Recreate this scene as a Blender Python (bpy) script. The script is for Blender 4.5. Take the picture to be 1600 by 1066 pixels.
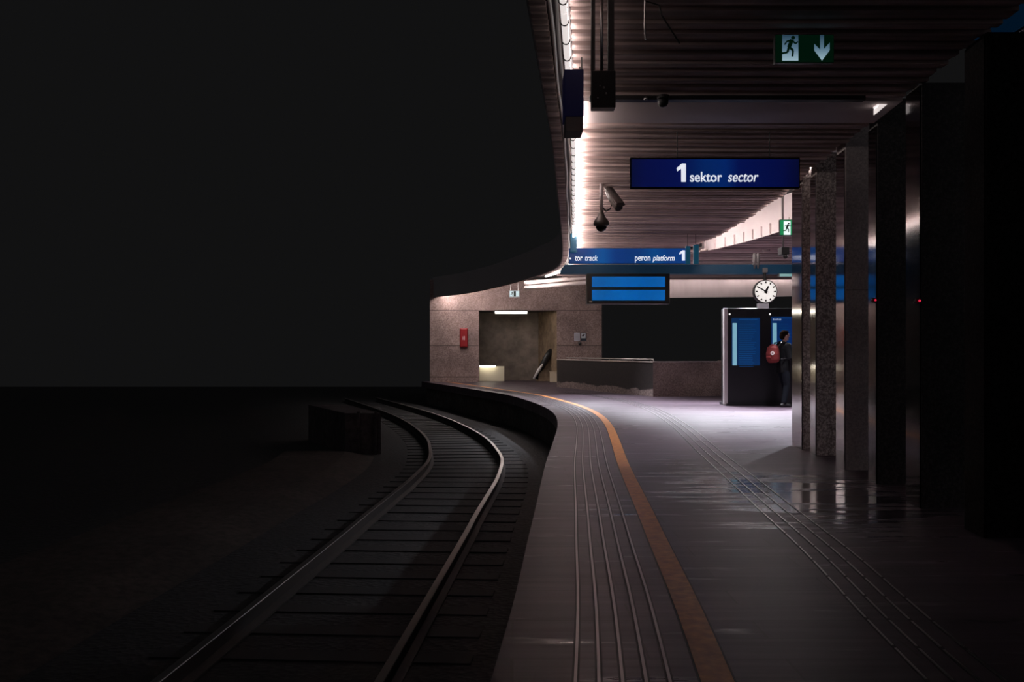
import bpy, bmesh, math, random
from mathutils import Vector, Matrix
for o in list(bpy.data.objects): bpy.data.objects.remove(o, do_unlink=True)
random.seed(7)
S = bpy.context.scene
COL = S.collection
H = 1.35; F = 1500.0; HZ = 548.0; CZ = 3.65

# ------------------------------------------------------------ camera
cam = bpy.data.cameras.new('camera'); co = bpy.data.objects.new('camera', cam); COL.objects.link(co)
co.location = (0, 0, H); co.rotation_euler = (math.pi/2, 0, 0)
cam.sensor_width = 36; cam.lens = 36*F/1600; cam.shift_y = (HZ-533)/1600
cam.clip_start = .05; cam.clip_end = 500
S.camera = co
# ------------------------------------------------------------ night sky, exposure
W = bpy.data.worlds.new('night_sky'); S.world = W; W.use_nodes = True
nt = W.node_tree; bg = nt.nodes['Background']
tc = nt.nodes.new('ShaderNodeTexCoord'); sx = nt.nodes.new('ShaderNodeSeparateXYZ')
nt.links.new(tc.outputs['Generated'], sx.inputs[0])
ma = nt.nodes.new('ShaderNodeMath'); ma.operation = 'MULTIPLY_ADD'      # darker towards the tunnel (+Y), brighter behind and overhead for added fill
nt.links.new(sx.outputs['Z'], ma.inputs[0]); ma.inputs[1].default_value = 1.0
mb_ = nt.nodes.new('ShaderNodeMath'); mb_.operation = 'MULTIPLY'; mb_.inputs[1].default_value = -1.3
nt.links.new(sx.outputs['Y'], mb_.inputs[0]); nt.links.new(mb_.outputs[0], ma.inputs[2])
rp = nt.nodes.new('ShaderNodeValToRGB')
rp.color_ramp.elements[0].position = .36; rp.color_ramp.elements[0].color = (.0056, .0056, .0058, 1)
rp.color_ramp.elements[1].position = .85; rp.color_ramp.elements[1].color = (.034, .033, .035, 1)
nt.links.new(ma.outputs[0], rp.inputs[0]); nt.links.new(rp.outputs[0], bg.inputs['Color'])
bg.inputs['Strength'].default_value = 1.0
S.view_settings.view_transform = 'Standard'; S.view_settings.look = 'None'
S.view_settings.exposure = 0.0; S.view_settings.gamma = 1.0; S.view_settings.use_curve_mapping = False
UP = 11.0          # watts of each fill uplight added beside the tubes, near end (far ones more)
LAMP = 14.0        # strength of the tubes along the canopy edge
COOLS = 12.0      # unseen fill tubes added under the ceiling behind the gantry
SPOT = 1500.0      # watts of each fill spot added in the far ceiling
COVE = 40.0        # strength of the tubes hidden in the coves

# ------------------------------------------------------------ materials
MATS = {}
def mat(name, col, rough=.6, metal=0., emit=None, es=0., spec=.5):
    if name in MATS: return MATS[name]
    m = bpy.data.materials.new(name); m.use_nodes = True
    b = m.node_tree.nodes['Principled BSDF']
    b.inputs['Base Color'].default_value = (*col, 1); b.inputs['Roughness'].default_value = rough
    b.inputs['Metallic'].default_value = metal; b.inputs['Specular IOR Level'].default_value = spec
    if emit: b.inputs['Emission Color'].default_value = (*emit, 1); b.inputs['Emission Strength'].default_value = es
    MATS[name] = m; return m
def nodes(m): return m.node_tree.nodes, m.node_tree.links, m.node_tree.nodes['Principled BSDF']
def tex(n, l, kind, scale, mapping=(1, 1, 1), **kw):
    t = n.new('ShaderNodeTexCoord'); mp = n.new('ShaderNodeMapping'); mp.inputs['Scale'].default_value = mapping
    l.new(t.outputs['Object'], mp.inputs[0]); x = n.new(kind); x.inputs['Scale'].default_value = scale
    l.new(mp.outputs[0], x.inputs['Vector'])
    for k, v in kw.items(): x.inputs[k].default_value = v
    return x
def ramp(n, l, src, stops):
    r = n.new('ShaderNodeValToRGB'); e = r.color_ramp.elements
    while len(e) < len(stops): e.new(.5)
    for i, (p, c) in enumerate(stops):
        e[i].position = p; e[i].color = (*c, 1) if len(c) == 3 else c
    l.new(src, r.inputs[0]); return r
def mathn(n, l, op, a, b):
    x = n.new('ShaderNodeMath'); x.operation = op
    for i, v in enumerate((a, b)):
        if isinstance(v, (int, float)): x.inputs[i].default_value = v
        else: l.new(v, x.inputs[i])
    return x.outputs[0]
def bump(n, l, b, h, st, dist=.01):
    x = n.new('ShaderNodeBump'); x.inputs['Strength'].default_value = st; x.inputs['Distance'].default_value = dist
    l.new(h, x.inputs['Height']); l.new(x.outputs[0], b.inputs['Normal'])
def mixc(n, l, fac, a, b, mode='MIX'):
    x = n.new('ShaderNodeMix'); x.data_type = 'RGBA'; x.blend_type = mode
    for i, v in ((0, fac), (6, a), (7, b)):
        if isinstance(v, (int, float)): x.inputs[i].default_value = v
        elif isinstance(v, tuple): x.inputs[i].default_value = (*v, 1)
        else: l.new(v, x.inputs[i])
    return x.outputs[2]

def granite(name, c1, c2, c3, sc=28, rough=.45):
    m = mat(name, c2, rough); n, l, b = nodes(m)
    a = tex(n, l, 'ShaderNodeTexNoise', sc, Detail=3.0, Roughness=.7)
    r = ramp(n, l, a.outputs[0], [(.36, c1), (.5, c2), (.66, c3)])
    big = tex(n, l, 'ShaderNodeTexNoise', .9, Detail=3.0)
    r2 = ramp(n, l, big.outputs[0], [(.3, (.62, .6, .6)), (.7, (1.1, 1.08, 1.06))])
    l.new(mixc(n, l, 1.0, r.outputs[0], r2.outputs[0], 'MULTIPLY'), b.inputs['Base Color'])
    bump(n, l, b, a.outputs[0], .3, .004); return m
GR_WALL = granite('pink_granite_wall', (.24, .165, .15), (.38, .275, .255), (.54, .41, .385), 22, .6)
GR_COL = granite('grey_granite_column', (.18, .14, .13), (.42, .35, .34), (.85, .77, .72), 38, .4)
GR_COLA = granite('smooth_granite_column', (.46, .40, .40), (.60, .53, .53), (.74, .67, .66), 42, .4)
GR_SHADE = granite('shaded_granite_column', (.02, .018, .018), (.045, .04, .04), (.10, .09, .09), 42, .5)  # darkened copy of the column granite, shade put into the colour
GR_DEEPSHADE = granite('deep_shade_granite_column', (.006, .005, .005), (.012, .011, .011), (.03, .027, .027), 42, .9)  # near-black copy of the same granite, deep shade put into its colour
GR_DEEPSHADE.node_tree.nodes['Principled BSDF'].inputs['Specular IOR Level'].default_value = .1
GR_PAR = granite('granite_parapet', (.20, .14, .125), (.31, .225, .205), (.46, .35, .32), 24, .55)
def dark_upper():      # face much darker above an irregular lower boundary
    m = mat('dark_upper_parapet', (.1, .08, .08), .5); n, l, b = nodes(m)
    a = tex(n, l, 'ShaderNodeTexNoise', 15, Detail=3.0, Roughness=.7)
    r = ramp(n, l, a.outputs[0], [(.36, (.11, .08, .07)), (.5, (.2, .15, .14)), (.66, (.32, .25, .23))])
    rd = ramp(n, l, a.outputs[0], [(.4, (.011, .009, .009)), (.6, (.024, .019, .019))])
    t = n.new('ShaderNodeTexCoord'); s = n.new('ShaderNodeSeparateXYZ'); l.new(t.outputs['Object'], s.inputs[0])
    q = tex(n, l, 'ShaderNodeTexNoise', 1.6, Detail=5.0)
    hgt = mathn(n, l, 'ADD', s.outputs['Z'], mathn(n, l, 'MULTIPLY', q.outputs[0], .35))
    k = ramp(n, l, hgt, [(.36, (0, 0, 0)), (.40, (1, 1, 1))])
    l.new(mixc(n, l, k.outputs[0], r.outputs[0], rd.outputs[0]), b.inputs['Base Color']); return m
PAR_DU = dark_upper()
def floor_mat():
    m = mat('wet_platform_tiles', (.2, .18, .18), .35, spec=.25); n, l, b = nodes(m)
    br = tex(n, l, 'ShaderNodeTexBrick', 1.0)
    br.inputs['Color1'].default_value = (.070, .052, .067, 1); br.inputs['Color2'].default_value = (.094, .070, .088, 1)
    br.inputs['Mortar'].default_value = (.06, .05, .052, 1); br.inputs['Mortar Size'].default_value = .007
    br.inputs['Brick Width'].default_value = 1.2; br.inputs['Row Height'].default_value = .3
    st = tex(n, l, 'ShaderNodeTexNoise', 1.0, (.7, 9, 1), Detail=5.0, Roughness=.65)
    r = ramp(n, l, st.outputs[0], [(.3, (.6, .56, .58)), (.72, (1.25, 1.2, 1.22))])
    c = mixc(n, l, 1.0, br.outputs[0], r.outputs[0], 'MULTIPLY')
    l.new(c, b.inputs['Base Color'])
    # wet patches: long thin puddles running along the slabs, most of them left of the columns
    t = n.new('ShaderNodeTexCoord'); s = n.new('ShaderNodeSeparateXYZ'); l.new(t.outputs['Object'], s.inputs[0])
    dx = mathn(n, l, 'MULTIPLY', mathn(n, l, 'SUBTRACT', s.outputs['X'], 2.7), .62)
    dy = mathn(n, l, 'MULTIPLY', mathn(n, l, 'SUBTRACT', s.outputs['Y'], 9.0), .42)
    d = mathn(n, l, 'SQRT', mathn(n, l, 'ADD', mathn(n, l, 'MULTIPLY', dx, dx), mathn(n, l, 'MULTIPLY', dy, dy)), 0)
    zone = mathn(n, l, 'MULTIPLY', mathn(n, l, 'SUBTRACT', 1.0, d), .28)
    zone = mathn(n, l, 'MAXIMUM', zone, -.03)
    pn = tex(n, l, 'ShaderNodeTexNoise', 1.0, (.8, 5.5, 1), Detail=6.0, Roughness=.6)
    w = mathn(n, l, 'ADD', pn.outputs[0], zone)
    k = ramp(n, l, w, [(.56, (.46, .46, .46)), (.62, (.3, .3, .3)), (.72, (.12, .12, .12))])
    l.new(k.outputs[0], b.inputs['Roughness']); k2 = ramp(n, l, w, [(.58, (.25, .25, .25)), (.66, (.7, .7, .7))]); l.new(k2.outputs[0], b.inputs['Specular IOR Level'])
    hh = mathn(n, l, 'ADD', mathn(n, l, 'MULTIPLY', br.outputs['Fac'], -.5), mathn(n, l, 'MULTIPLY', st.outputs[0], .7))
    bump(n, l, b, hh, .35, .004); return m
FLOOR = floor_mat()
def slat_mat():
    m = mat('painted_metal_slats', (.45, .36, .34), .75, .0, spec=.2); n, l, b = nodes(m)
    a = tex(n, l, 'ShaderNodeTexNoise', 1.0, (.15, 7.7, .1), Detail=2.0)
    r = ramp(n, l, a.outputs[0], [(.35, (.28, .20, .185)), (.65, (.78, .60, .56))])
    d = tex(n, l, 'ShaderNodeTexNoise', 3.0, (1, 1, 1), Detail=4.0)
    r2 = ramp(n, l, d.outputs[0], [(.3, (.8, .8, .8)), (.7, (1.05, 1.05, 1.05))])
    l.new(mixc(n, l, 1.0, r.outputs[0], r2.outputs[0], 'MULTIPLY'), b.inputs['Base Color']); return m
SLAT = slat_mat()
BACK = mat('ceiling_void', (.03, .025, .025), .9)
CONC = granite('dark_concrete', (.05, .045, .045), (.09, .08, .078), (.13, .12, .115), 6, .8)
BEAMC = mat('painted_beam', (.80, .66, .64), .8)
TUBE = mat('white_tube', (.9, .9, .9), .4, emit=(1, .88, .85), es=100.0)
TUBEW = mat('warm_tube', (.9, .88, .8), .4, emit=(1, .92, .74), es=10.0)
COVET = mat('cove_tube', (.9, .9, .9), .4, emit=(1, .88, .87), es=COVE)
WHITE = mat('white_enamel', (.8, .78, .77), .35)
FASC = mat('pale_fascia_panel', (.72, .62, .60), .5)
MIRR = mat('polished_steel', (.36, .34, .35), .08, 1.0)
MIRR_SHADE = mat('shaded_polished_steel', (.07, .066, .07), .1, 1.0)  # darkened copy of the steel, colour dims its reflections on the unlit columns
STEEL = mat('brushed_steel', (.5, .48, .48), .3, 1.0)
RAILM = mat('worn_rail_head', (.42, .38, .36), .36, 1.0)
BLK = mat('black_plastic', (.012, .012, .013), .45)
DKM = mat('dark_painted_metal', (.03, .027, .027), .5)
GREYM = mat('grey_plastic', (.22, .2, .2), .5)
TEAL = mat('glowing_teal_paint', (.012, .10, .17), .4, emit=(.0, .09, .17), es=.28)  # faint glow put into the post paint, no lamp behind it
NAVY = mat('navy_panel', (.004, .004, .014), .6, emit=(.01, .01, .05), es=.12, spec=.2)
LETTER = mat('lit_white_letters', (.9, .9, .9), .5, emit=(.86, .9, 1), es=.85)
def backlit(name, stops, cx0, cx1, st=1.0):
    """backlit sign face: unevenly lit by its own tubes, along the sign's length"""
    m = mat(name, (.005, .01, .05), .3, emit=(0, 0, 0), es=st); n, l, b = nodes(m)
    t = n.new('ShaderNodeTexCoord'); s = n.new('ShaderNodeSeparateXYZ'); l.new(t.outputs['Object'], s.inputs[0])
    u = n.new('ShaderNodeMapRange'); u.inputs[1].default_value = cx0; u.inputs[2].default_value = cx1
    l.new(s.outputs['X'], u.inputs[0]); r = ramp(n, l, u.outputs[0], stops); l.new(r.outputs[0], b.inputs['Emission Color'])
    return m
# ------------------------------------------------------------ mesh builder
def at(px, py, Y): return Vector(((px-800)/F*Y, Y, H-(py-HZ)/F*Y))
class MB:
    def __init__(s): s.bm = bmesh.new()
    def box(s, a, b, rot=None, piv=None, bev=0):
        g = bmesh.ops.create_cube(s.bm, size=1)['verts']
        c = [(a[i]+b[i])/2 for i in range(3)]; d = [abs(b[i]-a[i]) for i in range(3)]
        bmesh.ops.scale(s.bm, vec=d, verts=g)
        if bev:
            es = list({e for v in g for e in v.link_edges})
            g2 = bmesh.ops.bevel(s.bm, geom=es, offset=bev, segments=2, profile=.5, affect='EDGES')
            g = list({v for f in g2['faces'] for v in f.verts} | {v for v in g if v.is_valid})
        if rot is not None: bmesh.ops.rotate(s.bm, verts=g, cent=(0, 0, 0), matrix=rot)
        bmesh.ops.translate(s.bm, vec=c, verts=g); return s
    def tube(s, pts, r, seg=10, cap=True):
        pts = [Vector(p) for p in pts]; rr = r if isinstance(r, (list, tuple)) else [r]*len(pts); rings = []
        for i, p in enumerate(pts):
            t = (pts[min(i+1, len(pts)-1)]-pts[max(i-1, 0)]).normalized()
            up = Vector((0, 0, 1)) if abs(t.z) < .9 else Vector((1, 0, 0))
            u = t.cross(up).normalized(); v = u.cross(t)
            e = rr[i] if isinstance(rr[i], tuple) else (rr[i], rr[i])
            rings.append([s.bm.verts.new(p+u*math.cos(a)*e[0]+v*math.sin(a)*e[1]) for a in [2*math.pi*k/seg for k in range(seg)]])
        for a, b in zip(rings, rings[1:]):
            for k in range(seg): s.bm.faces.new((a[k], a[(k+1) % seg], b[(k+1) % seg], b[k]))
        if cap: s.bm.faces.new(rings[0][::-1]); s.bm.faces.new(rings[-1])
        return s
    def lathe(s, c, prof, seg=24, axis='Z'):
        c = Vector(c); rings = []
        for r, h in prof:
            ring = []
            for k in range(seg):
                a = 2*math.pi*k/seg; x, y = r*math.cos(a), r*math.sin(a)
                p = Vector((x, y, h)) if axis == 'Z' else Vector((x, h, y))
                ring.append(s.bm.verts.new(c+p))
            rings.append(ring)
        for a, b in zip(rings, rings[1:]):
            for k in range(seg): s.bm.faces.new((a[k], a[(k+1) % seg], b[(k+1) % seg], b[k]))
        s.bm.faces.new(rings[0][::-1]); s.bm.faces.new(rings[-1]); return s
    def ball(s, c, r, sub=2):
        g = bmesh.ops.create_icosphere(s.bm, subdivisions=sub, radius=1)['verts']
        bmesh.ops.scale(s.bm, vec=r if isinstance(r, tuple) else (r, r, r), verts=g)
        bmesh.ops.translate(s.bm, vec=c, verts=g); return s
    def prism(s, poly, z0, z1):
        """poly in XY, extruded in Z"""
        a = [s.bm.verts.new((x, y, z0)) for x, y in poly]; b = [s.bm.verts.new((x, y, z1)) for x, y in poly]
        s.bm.faces.new(a[::-1]); s.bm.faces.new(b); n = len(a)
        for k in range(n): s.bm.faces.new((a[k], a[(k+1) % n], b[(k+1) % n], b[k]))
        return s
    def plate(s, poly, y0, y1):
        """poly in XZ, extruded in Y"""
        a = [s.bm.verts.new((x, y0, z)) for x, z in poly]; b = [s.bm.verts.new((x, y1, z)) for x, z in poly]
        s.bm.faces.new(a); s.bm.faces.new(b[::-1]); n = len(a)
        for k in range(n): s.bm.faces.new((a[k], a[(k+1) % n], b[(k+1) % n], b[k]))
        return s
    def strip(s, sections):
        """sweep: list of equal-length point lists (closed section), capped"""
        R = [[s.bm.verts.new(p) for p in sec] for sec in sections]; n = len(R[0])
        for a, b in zip(R, R[1:]):
            for k in range(n): s.bm.faces.new((a[k], a[(k+1) % n], b[(k+1) % n], b[k]))
        s.bm.faces.new(R[0][::-1]); s.bm.faces.new(R[-1]); return s
    def build(s, name, m, parent=None, smooth=False, local=False):
        bmesh.ops.recalc_face_normals(s.bm, faces=s.bm.faces)
        if parent is not None and not local:
            w = Vector(parent.location); q = parent.parent
            while q is not None: w += q.location; q = q.parent
            bmesh.ops.translate(s.bm, vec=-w, verts=s.bm.verts)
        me = bpy.data.meshes.new(name); s.bm.to_mesh(me); s.bm.free()
        me.materials.append(m); o = bpy.data.objects.new(name, me); COL.objects.link(o)
        if smooth:
            for p in me.polygons: p.use_smooth = True
        if parent is not None: o.parent = parent
        return o
def tag(o, label, cat, group=None, kind=None):
    o['label'] = label; o['category'] = cat
    if group: o['group'] = group
    if kind: o['kind'] = kind
    return o
def thing(name, loc, label, cat, group=None):
    o = bpy.data.objects.new(name, None); COL.objects.link(o); o.location = loc; o.empty_display_size = .1
    return tag(o, label, cat, group)
def struct(mb, name, m):
    o = mb.build(name, m); o['kind'] = 'structure'; return o
def text(s, name, x0, x1, zbase, Y, m, parent, cap=None, shear=0., bold=.0):
    """word whose left edge is x0, right edge x1, base line zbase, on the plane Y facing the camera; returns mesh object"""
    c = bpy.data.curves.new(name, 'FONT'); c.body = s; c.size = 1; c.shear = shear; c.offset = bold; c.extrude = .004
    t = bpy.data.objects.new(name, c); COL.objects.link(t)
    dg = bpy.context.evaluated_depsgraph_get(); dg.update()
    me = bpy.data.meshes.new_from_object(t.evaluated_get(dg)); bpy.data.objects.remove(t)
    xs = [v.co.x for v in me.vertices]; a, b = min(xs), max(xs); k = (x1-x0)/(b-a)
    ys = [v.co.y for v in me.vertices]; kz = k if cap is None else cap/max(ys)
    w = Vector(parent.location) if parent else Vector()
    for v in me.vertices:
        x, y, z = v.co; v.co = Vector((x0+(x-a)*k, Y-z*.5, zbase+y*kz))-w
    me.materials.append(m); o = bpy.data.objects.new(name, me); COL.objects.link(o); o.parent = parent
    return o
def curve(pts, lin=False):
    """Catmull-Rom (or linear) interpolation of X over Y"""
    pts = sorted(pts)
    def f(Y):
        if Y <= pts[0][0]:
            (a, b), (c, d) = pts[0], pts[1]; return b+(Y-a)*(d-b)/(c-a)
        if Y >= pts[-1][0]:
            (a, b), (c, d) = pts[-2], pts[-1]; return d+(Y-c)*(d-b)/(c-a)
        i = max(k for k in range(len(pts)-1) if pts[k][0] <= Y)
        (y1, x1), (y2, x2) = pts[i], pts[i+1]; u = (Y-y1)/(y2-y1)
        if lin: return x1+(x2-x1)*u
        def sl(j):
            if j <= 0: return (pts[1][1]-pts[0][1])/(pts[1][0]-pts[0][0])
            if j >= len(pts)-1: return (pts[-1][1]-pts[-2][1])/(pts[-1][0]-pts[-2][0])
            return (pts[j+1][1]-pts[j-1][1])/(pts[j+1][0]-pts[j-1][0])
        m1, m2 = sl(i)*(y2-y1), sl(i+1)*(y2-y1)
        return (2*u**3-3*u*u+1)*x1+(u**3-2*u*u+u)*m1+(-2*u**3+3*u*u)*x2+(u**3-u*u)*m2
    return f
def offset(f, Y, d):
    """point at distance d to the right of the curve at parameter Y"""
    s = (f(Y+.05)-f(Y-.05))/.1; L = math.hypot(1, s); return f(Y)+d/L, Y-d*s/L
def frange(a, b, st):
    n = int(round((b-a)/st)); return [a+(b-a)*i/n for i in range(n+1)]

# plan of the curved platform, metres: (distance ahead, distance to the right)
edge = curve([(-2, -.52), (2.5, -.2), (5.04, 0), (6.8, .11), (8.04, .19), (11.44, .40), (14.5, .63), (17.3, .82), (19.85, .90), (22.25, .83), (25, .55), (29.3, -.15), (32.4, -1.05), (36.8, -2.35), (42.6, -4.2), (60, -10)])
rim = curve([(3, -.15), (8.67, .30), (10.85, .47), (14.2, .686), (17.9, .925), (21.8, 1.16), (24.4, 1.27), (26.2, 1.26), (27.8, 1.10), (29.2, .80), (31.1, .38), (35.1, -.68), (38.8, -2.0), (41.4, -3.4), (46, -5.2)])
ceilR = curve([(3, 3.2), (6.4, 3.42), (9.64, 3.63), (12.2, 3.80), (13.75, 4.0), (18.85, 4.15), (21.6, 3.95), (22.6, 3.7)])
fasR = curve([(12.5, 5.75), (15, 5.55), (18, 5.2), (20.5, 4.85), (22.5, 4.3), (23.2, 3.9)])
railR = curve([(2, -1.15), (6, -.88), (11.25, -.55), (12.7, -.47), (14.7, -.34), (16.2, -.25), (18.6, -.19), (20.3, -.27), (24, -.69), (28.8, -1.63), (34, -3.0), (44, -6.2)])

# ------------------------------------------------------------ structure: floor, track bed
ys = frange(-6, 41.8, .2)
m = MB(); m.box((-3.5, 41.5, -.25), (14, 60, -.002)); m.strip([[(edge(y), y, 0), (14, y, 0), (14, y, -.25), (edge(y), y, -.25)] for y in ys]); struct(m, 'floor', FLOOR)
m = MB(); m.strip([[(edge(y)+.22, y, -.25), (edge(y)+.6, y, -.25), (edge(y)+.6, y, -1.3), (edge(y)+.22, y, -1.3)] for y in ys]); struct(m, 'trim_1', CONC)
def ballast_mat():
    m = mat('ballast', (.08, .07, .065), .9); n, l, b = nodes(m)
    v = tex(n, l, 'ShaderNodeTexVoronoi', 18); r = ramp(n, l, v.outputs['Color'], [(.2, (.017, .016, .017)), (.9, (.028, .027, .028))])
    l.new(r.outputs[0], b.inputs['Base Color']); bump(n, l, b, v.outputs['Distance'], .4, .02); return m
BAL = ballast_mat()
m = MB(); m.box((-60, -8, -1.25), (2.5, 62, -.985)); struct(m, 'ground', BAL)
# the far side of the track: brown bank beside the rail, ending at a low wall end with pilasters
GRASS = granite('brown_bank', (.03, .022, .018), (.05, .038, .032), (.07, .052, .045), 9, .9)
bank = lambda y, d, z: (*offset(railR, y, -d), z)
m = MB(); m.strip([[bank(y, 2.45, -1.03), bank(y, 3.3, -.86), bank(y, 4.6, -.84), bank(y, 4.6, -1.1), bank(y, 2.45, -1.1)] for y in frange(6, 21.4, .4)]); struct(m, 'ground_bank', GRASS)
CONC2 = granite('far_wall_concrete', (.04, .03, .033), (.065, .052, .056), (.09, .075, .08), 6, .8)
m = MB(); m.prism([(-3.75, 21.6), (-2.95, 21.6), (-4.3, 25), (-5.3, 25)], -1.1, -.06)
for x in (-3.45, -3.06): m.box((x-.03, 21.54, -1.1), (x+.03, 21.62, -.02))
struct(m, 'wall_left', CONC2)

RUST = mat('rail_rust', (.03, .024, .022), .8)
def rail_obj(off, label):
    def sweep(prof, y0=3, y1=44):
        m = MB(); m.strip([[(*offset(railR, y, off+d), z) for d, z in prof] for y in frange(y0, y1, .4)]); return m
    o = sweep([(.034, -.806), (.034, -.835), (.01, -.85), (.01, -.93), (.07, -.955), (.07, -.97), (-.07, -.97), (-.07, -.955), (-.01, -.93), (-.01, -.85), (-.034, -.835), (-.034, -.806)]).build('rail', RUST)
    tag(o, label, 'rail'); sweep([(-.034, -.808), (-.03, -.80), (.03, -.80), (.034, -.808)]).build('rail_head', RAILM, o)
rail_obj(0, 'polished curving steel rail on the track side nearer the platform')
rail_obj(-1.45, 'polished curving steel rail on the far side of the track, by the bank')
k = 0
SLEEP = mat('tarred_sleeper', (.022, .021, .022), .9)
for y in frange(4, 40, .65):
    a = offset(railR, y, .5); b = offset(railR, y, -1.95); d = Vector((a[0]-b[0], a[1]-b[1], 0)); u = Vector((-d.y, d.x, 0)).normalized()*.12
    m = MB(); A = Vector((*a, 0)); B = Vector((*b, 0))
    m.prism([((A-u).x, (A-u).y), ((A+u).x, (A+u).y), ((B+u).x, (B+u).y), ((B-u).x, (B-u).y)], -1.06, -.972)
    tag(m.build('sleeper', SLEEP), 'dark sleeper under the two curving rails', 'sleeper', 'sleepers under the track')

# tactile ribs and the orange line
RIB = mat('steel_rib', (.34, .30, .31), .38, .5)
GROOVE = mat('dark_groove', (.02, .017, .018), .6)
def ribbon(f, d0, d1, z0, z1, y0, y1, step=.5):
    m = MB(); m.strip([[(*offset(f, y, d0), z0), (*offset(f, y, d0), z1), (*offset(f, y, d1), z1), (*offset(f, y, d1), z0)] for y in frange(y0, y1, step)]); return m
words = ['nearest the track edge', 'second from the track edge', 'in the middle of the five', 'second from the orange line', 'nearest the orange line']
for i in range(5):
    d = .345+.096*i
    loc = (edge(3)+d, 3, 0)
    t = thing('tactile_strip', loc, 'long raised pale tactile rib on the platform, '+words[i], 'tactile strip', 'five tactile ribs between track edge and orange line')
    ribbon(edge, d-.016, d+.016, .001, .003, 2.5, 36).build('groove', GROOVE, t)
    ribbon(edge, d-.0065, d+.0065, .003, .008, 2.5, 36).build('rib', RIB, t)
m = ribbon(edge, .855, .99, .0015, .004, 2.5, 41); YEL = mat('orange_line_paint', (.72, .25, .045), .5); n, l, b = nodes(YEL)
a = tex(n, l, 'ShaderNodeTexNoise', 14, Detail=4.0); r = ramp(n, l, a.outputs[0], [(.3, (.50, .17, .035)), (.7, (.78, .30, .06))]); l.new(r.outputs[0], b.inputs['Base Color'])
ln = m.build('warning_line', YEL); tag(ln, 'broad orange safety line curving along the platform', 'safety line')
m = ribbon(edge, .845, 1.0, .0005, .0016, 2.5, 41); m.build('line_border', GROOVE, ln)
far = curve([(3, 1.93), (4.74, 2.09), (6.37, 2.27), (8.2, 2.42), (10, 2.57), (13.0, 2.81), (16.5, 3.12), (19.85, 3.32), (23, 3.36), (26.3, 3.1), (29.5, 2.45), (33, 1.4)])
words = ['farthest from the orange line', 'second from the columns side', 'second from the orange line side', 'closest to the orange line']
for i in range(4):
    d = -.105*i; loc = (far(3)+d, 3, 0)
    t = thing('tactile_strip', loc, 'thin tactile rib running diagonally across the wet floor, '+words[i], 'tactile strip', 'four tactile ribs across the middle of the platform')
    ribbon(far, d-.011, d+.011, .001, .003, 3, 31).build('groove', GROOVE, t)
    m = MB()
    for y in frange(3, 31, .45)[:-1]:                      # studs with short breaks between
        m.strip([[(*offset(far, yy, d-.005), .003), (*offset(far, yy, d-.005), .006), (*offset(far, yy, d+.005), .006), (*offset(far, yy, d+.005), .003)] for yy in (y, y+.2, y+.41)])
    m.build('rib', STEEL, t)

# ------------------------------------------------------------ canopy ceiling
SL0 = .27       # where the slats start, measured from the rim
def left(y): return rim(y)+SL0
m = MB(); y = 4.6; i = 0
while y < 31.2:
    L = left(y) if y < 28.8 else left(y)+(y-28.8)*.6
    R = ceilR(y) if y < 22.2 else 12.0
    dz = (.0, .012, -.008, .018)[i % 4]
    if not (8.66 < y < 9.62):
        m.box((L, y, CZ+dz), (R+random.uniform(-.03, .02), y+.088, CZ+dz+.035))
    y += .118; i += 1
struct(m, 'ceiling', SLAT)
m = MB(); y = 12.8; i = 0
while y < 22.3:
    dz = (.0, .012, -.008, .018)[i % 4]; m.box((fasR(y)+.02, y, CZ+dz), (12, y+.088, CZ+dz+.035)); y += .118; i += 1
struct(m, 'ceiling_right', SLAT)
# rim: short transverse boards outside the lamps
m = MB(); y = 4.6
while y < 29.5:
    s_ = (rim(y+.1)-rim(y-.1))/.2; m.box((rim(y), y, CZ-.02), (rim(y)+.11, y+.088, CZ+.02)); y += .118
struct(m, 'trim_2', SLAT)
FASD = mat('dark_fascia', (.5, .48, .48), .85)
m = MB(); m.strip([[(rim(y)-.02, y, CZ), (rim(y)+.0, y, CZ-.02), (rim(y)+.02, y, 4.5), (rim(y)-.02, y, 4.5)] for y in frange(-6, 41.4, .2)]); struct(m, 'trim_3', FASD)
m = MB(); m.strip([[(*offset(rim, y, .02), CZ+.0), (*offset(rim, y, .12), CZ+.0), (*offset(rim, y, .12), CZ+.06), (*offset(rim, y, .02), CZ+.06)] for y in frange(29.3, 41.4, .25)]); struct(m, 'trim_4', SLAT)
m = MB(); m.strip([[(rim(y)+.02, y, 3.76), (min(ceilR(y), 99)+.03 if y < 22.3 else 12, y, 3.76), (min(ceilR(y), 99)+.03 if y < 22.3 else 12, y, 4.5), (rim(y)+.02, y, 4.5)] for y in frange(-6, 31.2, .2)])
struct(m, 'ceiling_backing', BACK)
m = MB(); m.strip([[(rim(y)+.02, y, 4.42), (12, y, 4.42), (12, y, 4.5), (rim(y)+.02, y, 4.5)] for y in frange(31.3, 41.4, .3)]); struct(m, 'ceiling_roof', BACK)
m = MB(); m.strip([[(fasR(y)+.02, y, 3.76), (12, y, 3.76), (12, y, 4.5), (fasR(y)+.02, y, 4.5)] for y in frange(12.8, 22.2, .2)]); struct(m, 'ceiling_backing_right', BACK)
m = MB(); m.strip([[(ceilR(y)+.03, y, 4.3), (fasR(y)+.1, y, 4.3), (fasR(y)+.1, y, 4.5), (ceilR(y)+.03, y, 4.5)] for y in frange(12.8, 22.3, .2)]); struct(m, 'ceiling_gap_cover', BACK)
# transverse beam
m = MB(); m.prism([(left(8.8)-.02, 8.80), (3.58, 8.80), (3.64, 9.66), (left(9.66)-.02, 9.66)], 3.64, 3.72); struct(m, 'trim_5', BEAMC)
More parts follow.
